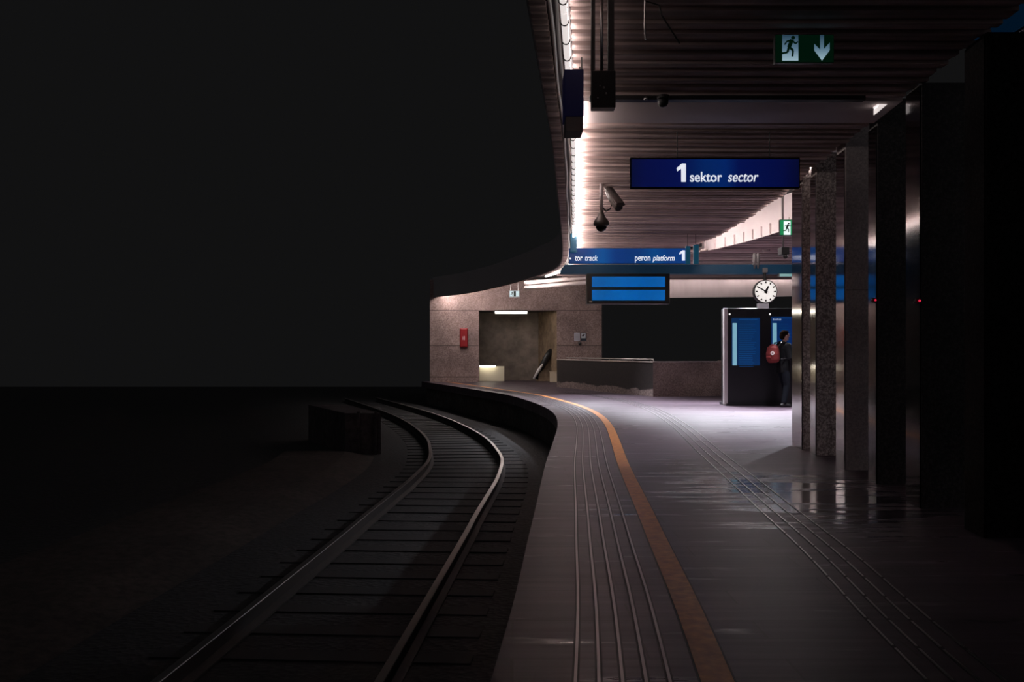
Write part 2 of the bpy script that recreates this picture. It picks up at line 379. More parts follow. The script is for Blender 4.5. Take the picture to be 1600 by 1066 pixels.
# right bright fascia with its vertical ribs, and the far fascia
def band(f, y0, y1, z0, z1, name, ribs):
    m = MB(); m.strip([[(f(y), y, z0), (f(y)+.03, y, z0), (f(y)+.03, y, z1), (f(y), y, z1)] for y in frange(y0, y1, .2)])
    struct(m, name, FASC)
band(fasR, 12.8, 22.9, CZ-.01, 4.3, 'trim_6', 0)
m = MB()
for y in frange(13, 22.5, .45): m.box((fasR(y)-.03, y, CZ-.0), (fasR(y)+.01, y+.025, CZ+.2))
struct(m, 'trim_7', BEAMC)
def fplate(pts, z0, z1, name, th=.06, fold=0):
    m = MB(); sec = []
    for (x0, y0, a0, b0), (x1, y1, a1, b1) in zip(pts, pts[1:]):
        n_ = max(2, int(abs(x1-x0)/.17))
        for i in range(n_):
            u = i/n_; w = .012*(i % 2) if fold else 0
            x, y_, a_, b_ = [p+(q-p)*u for p, q in zip((x0, y0, a0, b0), (x1, y1, a1, b1))]
            sec.append([(x, y_-w, a_), (x, y_-w, b_), (x, y_+th, b_), (x, y_+th, a_)])
    x, y_, a_, b_ = pts[-1]; sec.append([(x, y_, a_), (x, y_, b_), (x, y_+th, b_), (x, y_+th, a_)])
    m.strip(sec); struct(m, name, FASC)
fplate([(2.9, 32.6, 3.10, 4.3), (5.2, 31.9, 3.11, 4.3), (8.6, 31.6, 3.13, 4.3), (12.5, 31.6, 3.2, 4.3)], 0, 0, 'trim_8', fold=1)

# ------------------------------------------------------------ lamp row along the canopy edge
def tier(y):
    u = min(1, max(0, (y-14)/12)); q = round((u*u*(3-2*u))*5)/5
    return mat('white_tube_%d' % int(q*5), (.9, .9, .9), .4, emit=(1, .90, .87), es=LAMP*(.055+.945*q))
def lamp_row(f, d, z, y0, y1, n, label, group, mtube, r=.022, clips=3, name='tube_lamp', up=False, top=None):
    ys_ = frange(y0, y1, (y1-y0)/n)
    for a, b in zip(ys_, ys_[1:]):
        P = [Vector((*offset(f, a+(b-a)*u, d), z)) for u in (.01, .25, .5, .75, .985)]
        t = thing(name, P[0], label, 'lamp', group)
        m = MB(); m.tube(P, r, 8); m.build('tube', mtube or tier(a), t, True)
        m = MB(); m.strip([[(p.x-.026, p.y, z+.028), (p.x+.026, p.y, z+.028), (p.x+.026, p.y, z+.05), (p.x-.026, p.y, z+.05)] for p in P]); m.build('housing', WHITE, t)
        if top:
            q = P[2]; m = MB(); m.box((q.x-.01, q.y-.02, z+.045), (q.x+.01, q.y+.02, top)); m.build('bracket', DKM, t)
        if up:
            al = bpy.data.lights.new('fill_uplight', 'AREA'); al.shape = 'RECTANGLE'; al.size = (P[-1]-P[0]).length*.96; al.size_y = .03  # unseen area light added to brighten the slats
            al.energy = UP*(.16 if a < 7.8 else 1.1 if a < 10 else 1+min(1.3, max(0, (a-8)/8))); al.color = (1, .86, .82)
            ao = bpy.data.objects.new('fill_uplight', al); COL.objects.link(ao); ao.parent = t
            c_ = (P[0]+P[-1])/2-P[0]; ao.location = c_+Vector((.028, 0, .0))
            dY = (P[-1]-P[0]).normalized(); dr = Vector((dY.y, -dY.x, 0)); N_ = (dr*math.cos(math.radians(68))+Vector((0, 0, 1))*math.sin(math.radians(68))).normalized()
            zz = -N_; xx = dY; yy = zz.cross(xx); ao.rotation_euler = Matrix((xx, yy, zz)).transposed().to_euler()
        for c in range(clips):
            u = (c+.5)/clips; q = P[0].lerp(P[-1], u); mid = Vector((*offset(f, a+(b-a)*u, d), z)); m = MB()
            m.tube([(mid.x+math.cos(w)*(r+.006), mid.y, mid.z+math.sin(w)*(r+.006)) for w in [math.radians(k) for k in range(-200, 21, 20)]], .005, 5)
            m.build('clip', DKM, t)
G1 = 'tube lamps along the left edge of the canopy'
lamp_row(rim, .225, CZ-.045, 5.2, 29.2, 20, 'glowing white tube lamp in the unbroken row along the left canopy edge', G1, None, up=True)
lamp_row(rim, .22, CZ+.075, 30.2, 41.0, 9, 'white tube lamp in the far row above the granite stair wall', 'tube lamps above the stair wall', TUBE, clips=0, top=4.43)
# reflecting tray beside the lamps, with two pipes
m = MB(); m.strip([[(rim(y)+.11, y, CZ+.05), (rim(y)+.26, y, CZ+.05), (rim(y)+.26, y, CZ+.065), (rim(y)+.11, y, CZ+.065)] for y in frange(4.6, 29.6, .2)]); struct(m, 'trim_9', mat('lamp_tray', (.16, .15, .155), .45, .8))
for dd, rr, ll in ((.130, .012, 'thin pale cable pipe beside the canopy edge lamps, outermost'), (.176, .015, 'pale grey cable pipe running right beside the canopy edge lamps')):
    m = MB(); m.tube([(rim(y)+dd+.006*math.sin(y*2.2+dd*40), y, CZ+.02) for y in frange(4.6, 29.4, .2)], rr, 8); tag(m.build('cable_pipe', WHITE, None, True), ll, 'pipe')
# pale bar bundle left of the display
for z_, ll in ((3.60, 'upper pale pipe under the far canopy, left of the blue display'), (3.44, 'lower pale pipe under the far canopy, left of the blue display')):
    m = MB(); m.tube([(.45, 32.0, z_), (2.3, 29.9, z_+.03), (3.2, 29.5, z_+.04)], .065, 10); tag(m.build('ceiling_pipe', FASC, None, True), ll, 'pipe')
# lamps hidden in the coves
cv = curve([(y, ceilR(y)+.14) for y in frange(12.8, 21.8, .5)])
lamp_row(cv, 0, 3.86, 13.0, 21.8, 6, 'tube lamp up in the cove between the slatted ceiling and the bright fascia', 'cove lamps on the right', COVET, clips=0, top=4.31)
def xrow(x0, x1, n, Yf, z, label, group, mt):
    for i in range(n):
        a = x0+(x1-x0)*i/n; b = x0+(x1-x0)*(i+.96)/n; t = thing('tube_lamp', (a, Yf(a), z), label, 'lamp', group)
        m = MB(); m.tube([(a, Yf(a), z), (b, Yf(b), z)], .02, 8); m.build('tube', mt, t, True)
        m = MB(); m.strip([[(x, Yf(x)-.03, z+.03), (x, Yf(x)+.03, z+.03), (x, Yf(x)+.03, z+.06), (x, Yf(x)-.03, z+.06)] for x in (a, b)]); m.build('housing', WHITE, t)
        x = (a+b)/2; m = MB(); m.box((x-.01, Yf(x)-.015, z+.055), (x+.01, Yf(x)+.015, 4.43 if z > CZ else CZ+.03)); m.build('bracket', DKM, t)
xrow(3.0, 12, 7, lambda x: 31.42, 3.80, 'tube lamp above the far pleated fascia behind the clock', 'cove lamps at the far fascia', mat('far_cove_tube', (.9, .9, .9), .4, emit=(1, .86, .85), es=13.0))

COOL = mat('cool_fill_tube', (.9, .9, .9), .4, emit=(.86, .90, 1), es=COOLS)  # for the unseen tubes added to light the far floor
xrow(1.8, 9.4, 5, lambda x: 26.8, CZ-.07, 'cool white fill tube added out of view under the slats behind the gantry beam', 'fill tubes added behind the gantry', COOL)
# fill spots added in the far slatted ceiling to brighten the floor
for x_, y_ in ((3.4, 25.2), (4.8, 24.5), (6.2, 24.5), (7.8, 24.5), (4.4, 22.0), (5.8, 21.9), (7.4, 21.9), (2.2, 28.2), (6.3, 18.0), (6.0, 15.6)):
    t = thing('fill_spot', (x_, y_, CZ), 'small fill spot added in the slatted ceiling behind the gantry', 'fill_spot', 'fill spots added in the far ceiling')
    m = MB(); m.lathe((x_, y_, CZ-.03), [(.07, .05), (.085, .05), (.085, .0), (.07, .0)], 20); m.build('trim_ring', mat('slat_tone_ring', (.35, .27, .25), .7), t, True)
    sl = bpy.data.lights.new('fill_spot_lamp', 'SPOT'); sl.energy = SPOT*(.55 if y_ < 20 else 1); sl.color = (.90, .92, 1); sl.spot_size = math.radians(98); sl.spot_blend = 1.0; sl.shadow_soft_size = .05
    so = bpy.data.objects.new('fill_spot_lamp', sl); COL.objects.link(so); so.parent = t; so.location = (0, 0, -.06); so.rotation_euler = (math.radians(-20), math.radians(22 if y_ < 20 else 0), 0)
# ------------------------------------------------------------ stair building
def wallbox(a, b, name, mt=GR_WALL):
    m = MB(); m.box(a, b); return struct(m, name, mt)
YW = 41.3
m = MB(); m.box((-3.53, YW, -.05), (-1.43, YW+.5, 4.4)); m.box((-1.43, YW, 3.08), (1.93, YW+.5, 4.4)); m.box((1.93, YW, -.05), (3.86, YW+.5, 4.4)); struct(m, 'wall_back', GR_WALL)
JO = mat('wall_joint', (.10, .07, .065), .8)
m = MB()
for z in (.2, 1.55, 3.06): m.box((-3.53, YW-.006, z), (-1.43 if z < 3 else 3.86, YW+.01, z+.03))
for z in (1.55,): m.box((1.93, YW-.006, z), (3.86, YW+.01, z+.03))
struct(m, 'trim_10', JO)
m = MB(); m.box((-3.53, YW+.5, -.05), (-3.2, 52, 4.4)); m.box((3.5, YW+.5, -.05), (3.86, 52, 4.4)); struct(m, 'wall_side', CONC)
m = MB(); m.box((-3.2, 43.6, -.05), (3.5, 43.9, 4.4)); struct(m, 'wall_stair', granite('stair_wall_plaster', (.19, .155, .13), (.25, .205, .175), (.30, .25, .21), 2, .8))
BRN = granite('brown_panel', (.20, .14, .09), (.30, .22, .14), (.40, .30, .20), 3, .6)
m = MB(); m.prism([(1.93, YW), (1.93, YW+.5), (1.42, 43.6), (1.2, 43.6)], -.05, 3.08); struct(m, 'wall_inner', BRN)
m = MB(); m.box((-1.6, YW+.5, 3.08), (2.2, 45.6, 3.2)); struct(m, 'ceiling_stair', CONC)
t = thing('wall_lamp', (-.05, YW-.02, 3.02), 'long warm strip lamp above the dark stair opening', 'lamp')
m = MB(); m.box((-.75, YW-.08, 3.04), (.67, YW+.1, 3.08)); m.build('housing', DKM, t)
m = MB(); m.tube([(-.73, YW-.02, 2.99), (.65, YW-.02, 2.99)], .045, 10); m.build('tube', TUBEW, t, True)
for x in (-.76, .68):
    m = MB(); m.box((x-.02, YW-.07, 2.94), (x+.02, YW+.03, 3.06)); m.build('end_cap', BLK, t)
# low pale wall at the stair head, lit by its own strip
t = thing('stair_parapet', (-1.0, 42.1, 0), 'low cream stairhead wall glowing at the bottom left of the opening', 'low wall')
m = MB(); m.box((-1.43, 42.1, 0), (-.34, 42.25, .66), bev=.01); m.build('panel', mat('cream_panel', (.85, .78, .6), .5), t)
t = thing('strip_lamp', (-1.0, 41.9, .7), 'short warm strip lamp over the low cream stairhead wall', 'lamp')
m = MB(); m.tube([(-1.42, 41.93, .66), (-.72, 41.93, .66)], .03, 8); m.build('tube', TUBEW, t, True)
m = MB(); m.box((-1.42, 41.9, .70), (-.62, 42.1, .73)); m.build('bracket', DKM, t)
# escalator balustrade, black rubber handrail rising to the right
t = thing('escalator', (1.2, 42.3, 0), 'escalator side with a thick black handrail climbing beside the brown panel', 'escalator')
m = MB(); m.tube([at(838, 592, 42), at(846, 574, 42), at(856, 556, 42), at(861, 549, 42), at(860, 548, 42.4)], [.10, .13, .15, .14, .06], 10); m.build('handrail', BLK, t, True)
m = MB(); m.tube([at(834, 592, 41.85), at(842, 578, 41.85), at(848, 569, 41.85)], [.05, .07, .03], 8); m.build('skirt', WHITE, t, True)
m = MB(); m.plate([(1.05, 0), (2.0, 0), (1.9, 1.2), (1.6, 1.2)], 42.2, 42.3); m.build('side_panel', BRN, t)
t = thing('bollard_box', (1.85, 41.2, 0), 'small cream box on the floor at the right foot of the escalator', 'box')
m = MB(); m.box((1.62, 41.0, 0), (1.95, 41.28, .42), bev=.02); m.build('body', mat('cream_box', (.75, .62, .45), .6), t)
m = MB(); m.box((1.60, 40.98, .42), (1.97, 41.29, .45), bev=.005); m.build('lid', mat('cream_box', (.75, .62, .45), .6), t)
# fire cabinet
RED = mat('red_enamel', (.30, .012, .016), .4)
c = at(725, 528, YW); t = thing('fire_extinguisher_cabinet', (c.x, YW, c.z-.4), 'tall narrow red fire extinguisher cabinet on the left granite pier', 'fire extinguisher cabinet')
m = MB(); m.box((c.x-.17, YW-.18, c.z-.41), (c.x+.17, YW+.005, c.z+.41), bev=.03); m.build('body', RED, t)
m = MB(); m.box((c.x-.14, YW-.20, c.z-.37), (c.x+.14, YW-.175, c.z+.37), bev=.01); d_ = m.build('door', RED, t)
m = MB(); m.tube([(c.x-.035, YW-.206, c.z-.09), (c.x-.035, YW-.206, c.z+.06)], .012, 6); m.tube([(c.x+.025, YW-.206, c.z-.1), (c.x+.025, YW-.206, c.z+.07)], .02, 6); m.build('emblem', mat('pale_print', (.9, .75, .75), .5), d_)
# notices on right pier
c0, c1 = at(897, 520, YW), at(906, 533, YW); t = thing('notice_board', (c0.x, YW, c1.z), 'plain pale grey notice on the right granite pier, left of the camera sign', 'notice')
m = MB(); m.box((c0.x, YW-.03, c1.z), (c1.x, YW+.002, c0.z), bev=.005); m.build('board', mat('pale_notice', (.6, .6, .68), .5), t)
m = MB(); [m.box((c0.x+.03, YW-.036, c1.z+.06+.05*i), (c1.x-.04, YW-.029, c1.z+.07+.05*i)) for i in range(5)]; m.build('print', GREYM, t)
c0, c1 = at(907, 520, YW), at(916, 533, YW); t = thing('camera_sign', (c0.x, YW, c1.z), 'small dark sign with a white camera pictogram on the right granite pier', 'sign')
m = MB(); m.box((c0.x, YW-.03, c1.z), (c1.x, YW+.002, c0.z), bev=.005); m.build('board', mat('dark_sign', (.03, .04, .06), .4), t)
m = MB(); m.box((c0.x+.03, YW-.036, c1.z+.12), (c1.x-.03, YW-.029, c0.z-.03)); w_ = m.build('pictogram_field', mat('sign_white', (.75, .78, .85), .4), t)
m = MB(); zc = (c0.z+c1.z)/2+.05; m.plate([(c0.x+.05, zc-.02), (c0.x+.12, zc-.03), (c0.x+.19, zc+.03), (c0.x+.16, zc+.07), (c0.x+.09, zc+.05)], YW-.042, YW-.035); m.build('pictogram', BLK, w_)
c0 = at(905, 536, YW); t = thing('door_buzzer', (c0.x, YW, c0.z), 'tiny dark box under the pair of signs on the right pier', 'box')
m = MB(); m.box((c0.x-.04, YW-.07, c0.z-.08), (c0.x+.07, YW+.002, c0.z+.04), bev=.01); m.build('body', BLK, t)
m = MB(); m.ball((c0.x+.015, YW-.075, c0.z-.0), .02, 1); m.build('button', WHITE, t)

# parapet round the stair well
pA, pB, pC = Vector((1.66, 35.5, 0)), Vector((4.13, 28.1, 0)), Vector((6.6, 28.7, 0))
def parapet(a, b, mt, inward, name, par):
    d = (b-a).normalized(); nrm = Vector((-d.y, d.x, 0))*inward*.3
    m = MB(); m.prism([(a.x, a.y), (b.x, b.y), (b.x+nrm.x, b.y+nrm.y), (a.x+nrm.x, a.y+nrm.y)], 0, 1.0); o = m.build(name, mt, par)
    return d, nrm
t = thing('parapet', (4.13, 28.1, 0), 'waist-high granite parapet around the stair well, in front of the dark void', 'parapet')
parapet(pA, pB, PAR_DU, 1, 'left_face', t); parapet(pB, pC, GR_PAR, 1, 'right_face', t)
m = MB(); m.prism([(pC.x-.3, pC.y), (pC.x, pC.y), (pC.x+1.2, 35), (pC.x+.9, 35)], 0, 1.0); m.build('return_face', GR_PAR, t)
CAP = granite('parapet_cap', (.35, .28, .26), (.5, .42, .4), (.62, .53, .5), 15, .4)
m = MB(); m.prism([(pA.x-.02, pA.y), (pB.x-.02, pB.y-.03), (pC.x+.02, pC.y-.03), (pC.x+.02, pC.y+.33), (pB.x+.25, pB.y+.3), (pA.x+.3, pA.y+.1)], 1.0, 1.035); m.build('coping', CAP, t)
t = thing('handrail', (2.2, 34.5, 1.03), 'thin pale metal handrail lying along the top of the parapet', 'handrail')
m = MB(); m.tube([(2.0, 35.2, 1.09), (4.2, 28.55, 1.09), (4.2, 28.5, 1.03)], .02, 8); m.build('bar', STEEL, t, True)
for u in (.05, .3, .55, .8, .98):
    p = Vector((2.0, 35.2, 1.03)).lerp(Vector((4.2, 28.55, 1.03)), u); m = MB(); m.tube([p, p+Vector((0, 0, .06))], .012, 6); m.build('bracket', STEEL, t)

# ------------------------------------------------------------ columns: granite fronts, polished steel sides
cols = [('C', 3.945, 13.06, .62, GR_COL), ('B', 3.91, 12.35, .30, GR_COL), ('A', 3.754, 10.83, .37, GR_COLA), ('D', 3.68, 9.69, .28, GR_SHADE), ('E', 3.49, 8.2, .37, GR_SHADE), ('F', 3.40, 6.9, .37, GR_DEEPSHADE)]
clab = ['column with speckled granite front and polished steel side, farthest back, next to the person', 'granite column with steel side, second farthest back in the row', 'broad grey granite column with polished steel side, clearest lit of the row',
        'shade-darkened granite column just right of the clearest lit column', 'shade-darkened granite column mirroring a pale light, beyond the red signal dots', 'granite column coloured black as deep shade, nearest the camera at the right']
for (nm, x, y, dp, gm), lb in zip(cols, clab):
    t = thing('column', (x+.22, y+.2, 0), lb, 'column', 'row of columns')
    s_ = .07
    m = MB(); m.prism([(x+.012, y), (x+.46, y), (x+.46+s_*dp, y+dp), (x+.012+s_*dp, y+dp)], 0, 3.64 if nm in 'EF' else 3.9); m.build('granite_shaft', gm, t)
    m = MB(); m.prism([(x, y+.02), (x+.012, y+.02), (x+.012+s_*dp, y+dp+.0), (x+s_*dp, y+dp+.0)], .0, 3.62); m.build('steel_side', MIRR if nm in 'ABC' else (MIRR_SHADE if nm != 'F' else GR_DEEPSHADE), t)
    for z in (2.03,) if nm in 'AC' else ():
        m = MB(); m.box((x+.012, y-.002, z), (x+.46, y+.004, z+.008)); m.build('joint', JO, t)
for (px, py, Y_, lb) in ((1368, 469, 9.66, 'tiny red signal light on the dark column by the clearest column'), (1437, 470, 8.15, 'tiny red signal light farther right, in the darkest columns')):
    p = at(px, py, Y_); t = thing('signal_light', p, lb, 'light')
    m = MB(); m.ball(p, .011, 2); m.build('lens', mat('red_led', (.3, .01, .02), .3, emit=(.7, .02, .06), es=1.0), t, True)
    m = MB(); m.lathe(p+Vector((0, .02, 0)), [(.026, 0), (.026, .04)], 12, 'Y'); m.build('mount', BLK, t)
# bracket lamp over the fourth column
t = thing('wall_lamp', (3.4, 9.0, 3.62), 'white angled bracket lamp at the right end of the ceiling beam', 'lamp')
m = MB(); A = at(1367, 176, 9.0); B = at(1381, 160, 9.0)
m.plate([(A.x-.005, A.z-.02), (B.x+.01, B.z-.03), (B.x+.01, B.z+.03), (B.x-.05, B.z+.03), (A.x-.005, A.z+.03)], 8.92, 9.02); m.build('diffuser', mat('bracket_lamp', (.9, .9, .9), .4, emit=(1, .9, .88), es=.7), t)
m = MB(); m.plate([(A.x-.008, A.z+.04), (A.x+.035, A.z+.09), (A.x+.03, A.z+.11), (A.x-.008, A.z+.115)], 8.92, 9.02); m.build('upper_diffuser', mat('bracket_lamp', (1, 1, 1)), t)
m = MB(); p = at(1366, 154, 9.0); q = at(1424, 154, 9.0); m.box((p.x, 8.95, p.z-.01), (q.x, 8.99, p.z+.006)); m.build('arm', STEEL, t)
# dim blue sign outside the ceiling edge, top right
t = thing('lightbox_sign', (3.8, 7.4, 3.7), 'dim out-of-focus blue lightbox above the ceiling edge at top right', 'sign')
m = MB(); m.box((3.80, 6.3, 3.74), (3.90, 8.0, 4.02), bev=.01); m.build('casing', BLK, t)
m = MB(); m.box((3.785, 6.35, 3.76), (3.801, 7.95, 4.0)); m.build('face', mat('dim_blue', (.005, .01, .05), .3, emit=(.001, .012, .032), es=.45), t)
for y_ in (6.6, 7.7): m = MB(); m.box((3.40, y_, 3.98), (3.82, y_+.03, 4.01)); m.build('bracket', DKM, t)

# ------------------------------------------------------------ hanging signs
def hanger(p, q, r, par, name='hanger', m_=None): m = MB(); m.tube([p, q], r, 8); m.build(name, m_ or DKM, par)
def numeral(x0, x1, y0, y1, Y, dy, par):
    w = x1-x0; h = y1-y0; P = [(x0, y0+h*.24), (x0+w*.55, y0), (x1-w*.08, y0), (x1, y0), (x1, y1), (x0+w*.50, y1), (x0+w*.50, y0+h*.27), (x0+w*.08, y0+h*.42)]
    m = MB(); m.plate([(at(px, 0, Y).x, at(0, py, Y).z) for px, py in P], Y-dy-.004, Y-dy+.002); m.build('numeral', LETTER, par)
# sector sign, Y=10
Y0 = 10.0; a, b = at(985, 246, Y0), at(1250, 294, Y0)
t = thing('sector_sign', ((a.x+b.x)/2, Y0, b.z), 'wide dark blue hanging sign reading 1 sektor sector', 'sign')
m = MB(); m.box((a.x, Y0, b.z), (b.x, Y0+.06, a.z), bev=.004); m.build('casing', mat('matt_black', (.004, .004, .008), .95, spec=.05), t)
w = b.x-a.x; lo = -w/2
SEC = backlit('sector_face', [(0, (.0005, .002, .02)), (.08, (.001, .003, .045)), (.30, (.001, .004, .06)), (.44, (.001, .016, .105)), (.56, (.001, .016, .115)), (.64, (.001, .005, .065)), (.9, (.001, .003, .045)), (1, (.001, .002, .02))], lo, -lo)
m = MB(); m.box((a.x+.012, Y0-.004, b.z+.012), (b.x-.012, Y0+.001, a.z-.02)); m.build('face', SEC, t)
numeral(1057, 1071.5, 256, 284.5, Y0, .006, t)
text('sektor', 'lettering', at(1078, 0, Y0).x, at(1128, 0, Y0).x, at(0, 284, Y0).z, Y0-.006, LETTER, t, cap=.102, bold=.012)
text('sector', 'lettering', at(1137, 0, Y0).x, at(1185, 0, Y0).x, at(0, 284, Y0).z, Y0-.006, LETTER, t, cap=.085, shear=.22, bold=.008)
for px in (1060, 1205): p = at(px, 246, Y0); hanger(p+Vector((0, .06, -.01)), (p.x, Y0+.06, 3.72), .004, t)
# gantry at Y=19
YG = 19.0
GF = backlit('gantry_face', [(0, (.001, .025, .10)), (.10, (.001, .035, .15)), (.26, (.002, .07, .26)), (.36, (.001, .03, .16)), (.55, (.001, .03, .15)), (.68, (.001, .055, .22)), (.80, (.001, .035, .18)), (1, (.001, .04, .2))], -1.15, 1.25)
t = thing('gantry_beam', (2.9, YG, 2.95), 'long dark teal gantry beam spanning the platform above the blue display', 'beam')
m = MB(); a, b = at(883, 413.5, YG), at(1290, 428, YG); m.plate([(a.x, a.z), (b.x+1, a.z), (b.x+1, b.z), (at(876, 0, YG).x, b.z), (at(876, 0, YG).x, b.z+.07)], YG, YG+.2); m.build('beam', mat('glowing_gantry_paint', (.008, .05, .10), .45, emit=(.0, .03, .06), es=.25), t)  # slight glow put into the beam's paint, it is no lamp
for (x0, x1, y0, y1) in ((891, 901, 365, 395), (1071, 1078, 385, 413), (1083, 1091, 383, 413)):
    p, q = at(x0, y0, YG), at(x1, y1, YG); m = MB(); m.box((p.x, YG-.06, q.z), (q.x, YG+.02, p.z+.0), bev=.004); m.build('post', TEAL, t)
    p = at((x0+x1)/2, y0, YG); hanger(p-Vector((0, 0, .05)), (p.x, YG+.0, CZ+.03), .006, t, 'hanger')
a, b = at(889, 388, YG), at(1078, 412, YG)
t = thing('platform_sign', ((a.x+b.x)/2, YG, b.z), 'blue lit sign reading tor track and peron platform 1, on the gantry', 'sign')
m = MB(); m.box((a.x, YG-.005, b.z), (b.x, YG+.12, a.z), bev=.003); m.build('casing', mat('blue_casing', (.01, .06, .16), .4), t)
m = MB(); m.box((a.x+.004, YG-.012, b.z+.004), (b.x-.004, YG-.004, a.z-.006)); m.build('face', GF, t)
zb = at(0, 407.5, YG).z
text(',', 'comma', at(889.5, 0, YG).x, at(892.3, 0, YG).x, at(0, 405, YG).z, YG-.014, LETTER, t, bold=.03)
text('tor', 'lettering', at(898, 0, YG).x, at(910, 0, YG).x, zb, YG-.014, LETTER, t, cap=.095, bold=.012)
text('track', 'lettering', at(914, 0, YG).x, at(934, 0, YG).x, zb, YG-.014, LETTER, t, cap=.11, shear=.22, bold=.01)
text('peron', 'lettering', at(992, 0, YG).x, at(1016, 0, YG).x, zb, YG-.014, LETTER, t, cap=.085, bold=.012)
text('platform', 'lettering', at(1019.5, 0, YG).x, at(1054, 0, YG).x, zb, YG-.014, LETTER, t, cap=.11, shear=.22, bold=.01)
numeral(1061, 1070, 391.5, 407.5, YG, .014, t)
# departure display
a, b = at(917, 428, YG), at(1046, 475, YG)
t = thing('departure_display', ((a.x+b.x)/2, YG, b.z), 'black framed departure display with two glowing blank blue rows', 'display')
m = MB(); m.box((a.x, YG-.05, b.z), (b.x, YG+.25, a.z-.0), bev=.006); m.build('frame', BLK, t)
BLUE = backlit('display_blue', [(0, (.0, .095, .34)), (.2, (.0, .085, .30)), (.42, (.0, .10, .37)), (.7, (.0, .085, .33)), (1, (.0, .10, .37))], -.8, .8)
for (y0, y1) in ((432.5, 448.5), (453, 469.5)):
    p, q = at(925, y0, YG-.05), at(1039, y1, YG-.05); m = MB(); m.box((p.x, YG-.056, q.z), (q.x, YG-.049, p.z)); m.build('screen', BLUE, t)
p = at(922.5, 471.6, YG); m = MB(); m.box((p.x-.03, YG-.056, p.z-.012), (p.x+.03, YG-.049, p.z+.012)); m.build('badge', mat('pale_badge', (.6, .5, .4), .5), t)
# clock
c = at(1195, 456, YG); r_ = 18/F*YG
t = thing('station_clock', (c.x, YG, c.z), 'round white station clock showing ten to one, hanging under the gantry', 'clock')
m = MB(); m.lathe((c.x, YG-.07, c.z), [(r_*.93, 0), (r_, .0), (r_*1.03, .02), (r_*1.03, .12), (r_*.9, .14)], 48, 'Y'); m.build('rim', DKM, t, False)
m = MB(); m.lathe((c.x, YG-.078, c.z), [(r_*.93, 0), (r_*.93, .01)], 48, 'Y'); m.build('dial', mat('lit_dial', (.85, .85, .82), .4, emit=(1, .95, .9), es=.72), t)
for h in range(12):
    an = math.radians(90-30*h); d = Vector((math.cos(an), 0, math.sin(an))); u = Vector((-d.z, 0, d.x)); w = .014
    p0 = c+d*r_*.70; p1 = c+d*r_*.88; m = MB()
    m.plate([((p0-u*w).x, (p0-u*w).z), ((p0+u*w).x, (p0+u*w).z), ((p1+u*w).x, (p1+u*w).z), ((p1-u*w).x, (p1-u*w).z)], YG-.084, YG-.077); m.build('hour_mark', BLK, t)
for nm, deg, ln_, w0, w1, z_ in (('hour_hand', 90-25, .52, .030, .014, -.088), ('minute_hand', 90-300, .80, .016, .010, -.092)):
    d = Vector((math.cos(math.radians(deg)), 0, math.sin(math.radians(deg)))); u = Vector((-d.z, 0, d.x)); p0 = c-d*r_*.16; p1 = c+d*r_*ln_; m = MB()
    m.plate([((p0-u*w0).x, (p0-u*w0).z), ((p0+u*w0).x, (p0+u*w0).z), ((p1+u*w1).x, (p1+u*w1).z), ((p1-u*w1).x, (p1-u*w1).z)], YG+z_-.002, YG+z_+.002); m.build(nm, BLK, t)
hanger(c+Vector((0, 0, r_)), at(1195, 426, YG), .03, t, 'stem')
m = MB(); p, q = at(1191, 419, YG), at(1199, 426, YG); m.box((p.x, YG-.03, q.z), (q.x, YG+.0, p.z)); m.build('mount', GREYM, t)
p, q = at(1183.5, 474.5, YG), at(1200, 482, YG); m = MB(); m.box((p.x, YG-.06, q.z), (q.x, YG+.06, p.z), bev=.004); m.build('plate', mat('grey_plate', (.42, .38, .42), .5, emit=(.4, .38, .42), es=.25), t)
# loudspeakers on the gantry, dark device by the exit sign
t = thing('loudspeaker', at(1182, 412, 18.9), 'pair of small grey horn loudspeakers standing on the gantry beam', 'loudspeaker')
for px in (1179.5, 1185):
    m = MB(); p = at(px, 411, 18.95); m.lathe((p.x, 18.98, at(0, 404, 18.95).z-.1), [(.015, -.1), (.033, .05), (.033, .17), (.02, .2)], 14); m.build('horn', GREYM, t, True)
p = at(1182, 411, 18.9); m = MB(); m.box((p.x-.06, 18.96, 3.045), (p.x+.06, 19.04, 3.075)); m.build('base_bracket', GREYM, t)
m = MB(); p = at(1225, 395, 17.0); t = thing('security_camera', p, 'dark boxy camera hanging below the bright green exit sign', 'camera')
m.box((p.x-.07, 16.9, p.z-.04), (p.x+.07, 17.15, p.z+.09), bev=.01); m.build('body', BLK, t)
m = MB(); m.ball((p.x+.01, 16.95, p.z-.07), .045, 2); m.build('lens', DKM, t, True); hanger(p+Vector((0, .05, .08)), (p.x, 17.05, 4.35), .012, t)

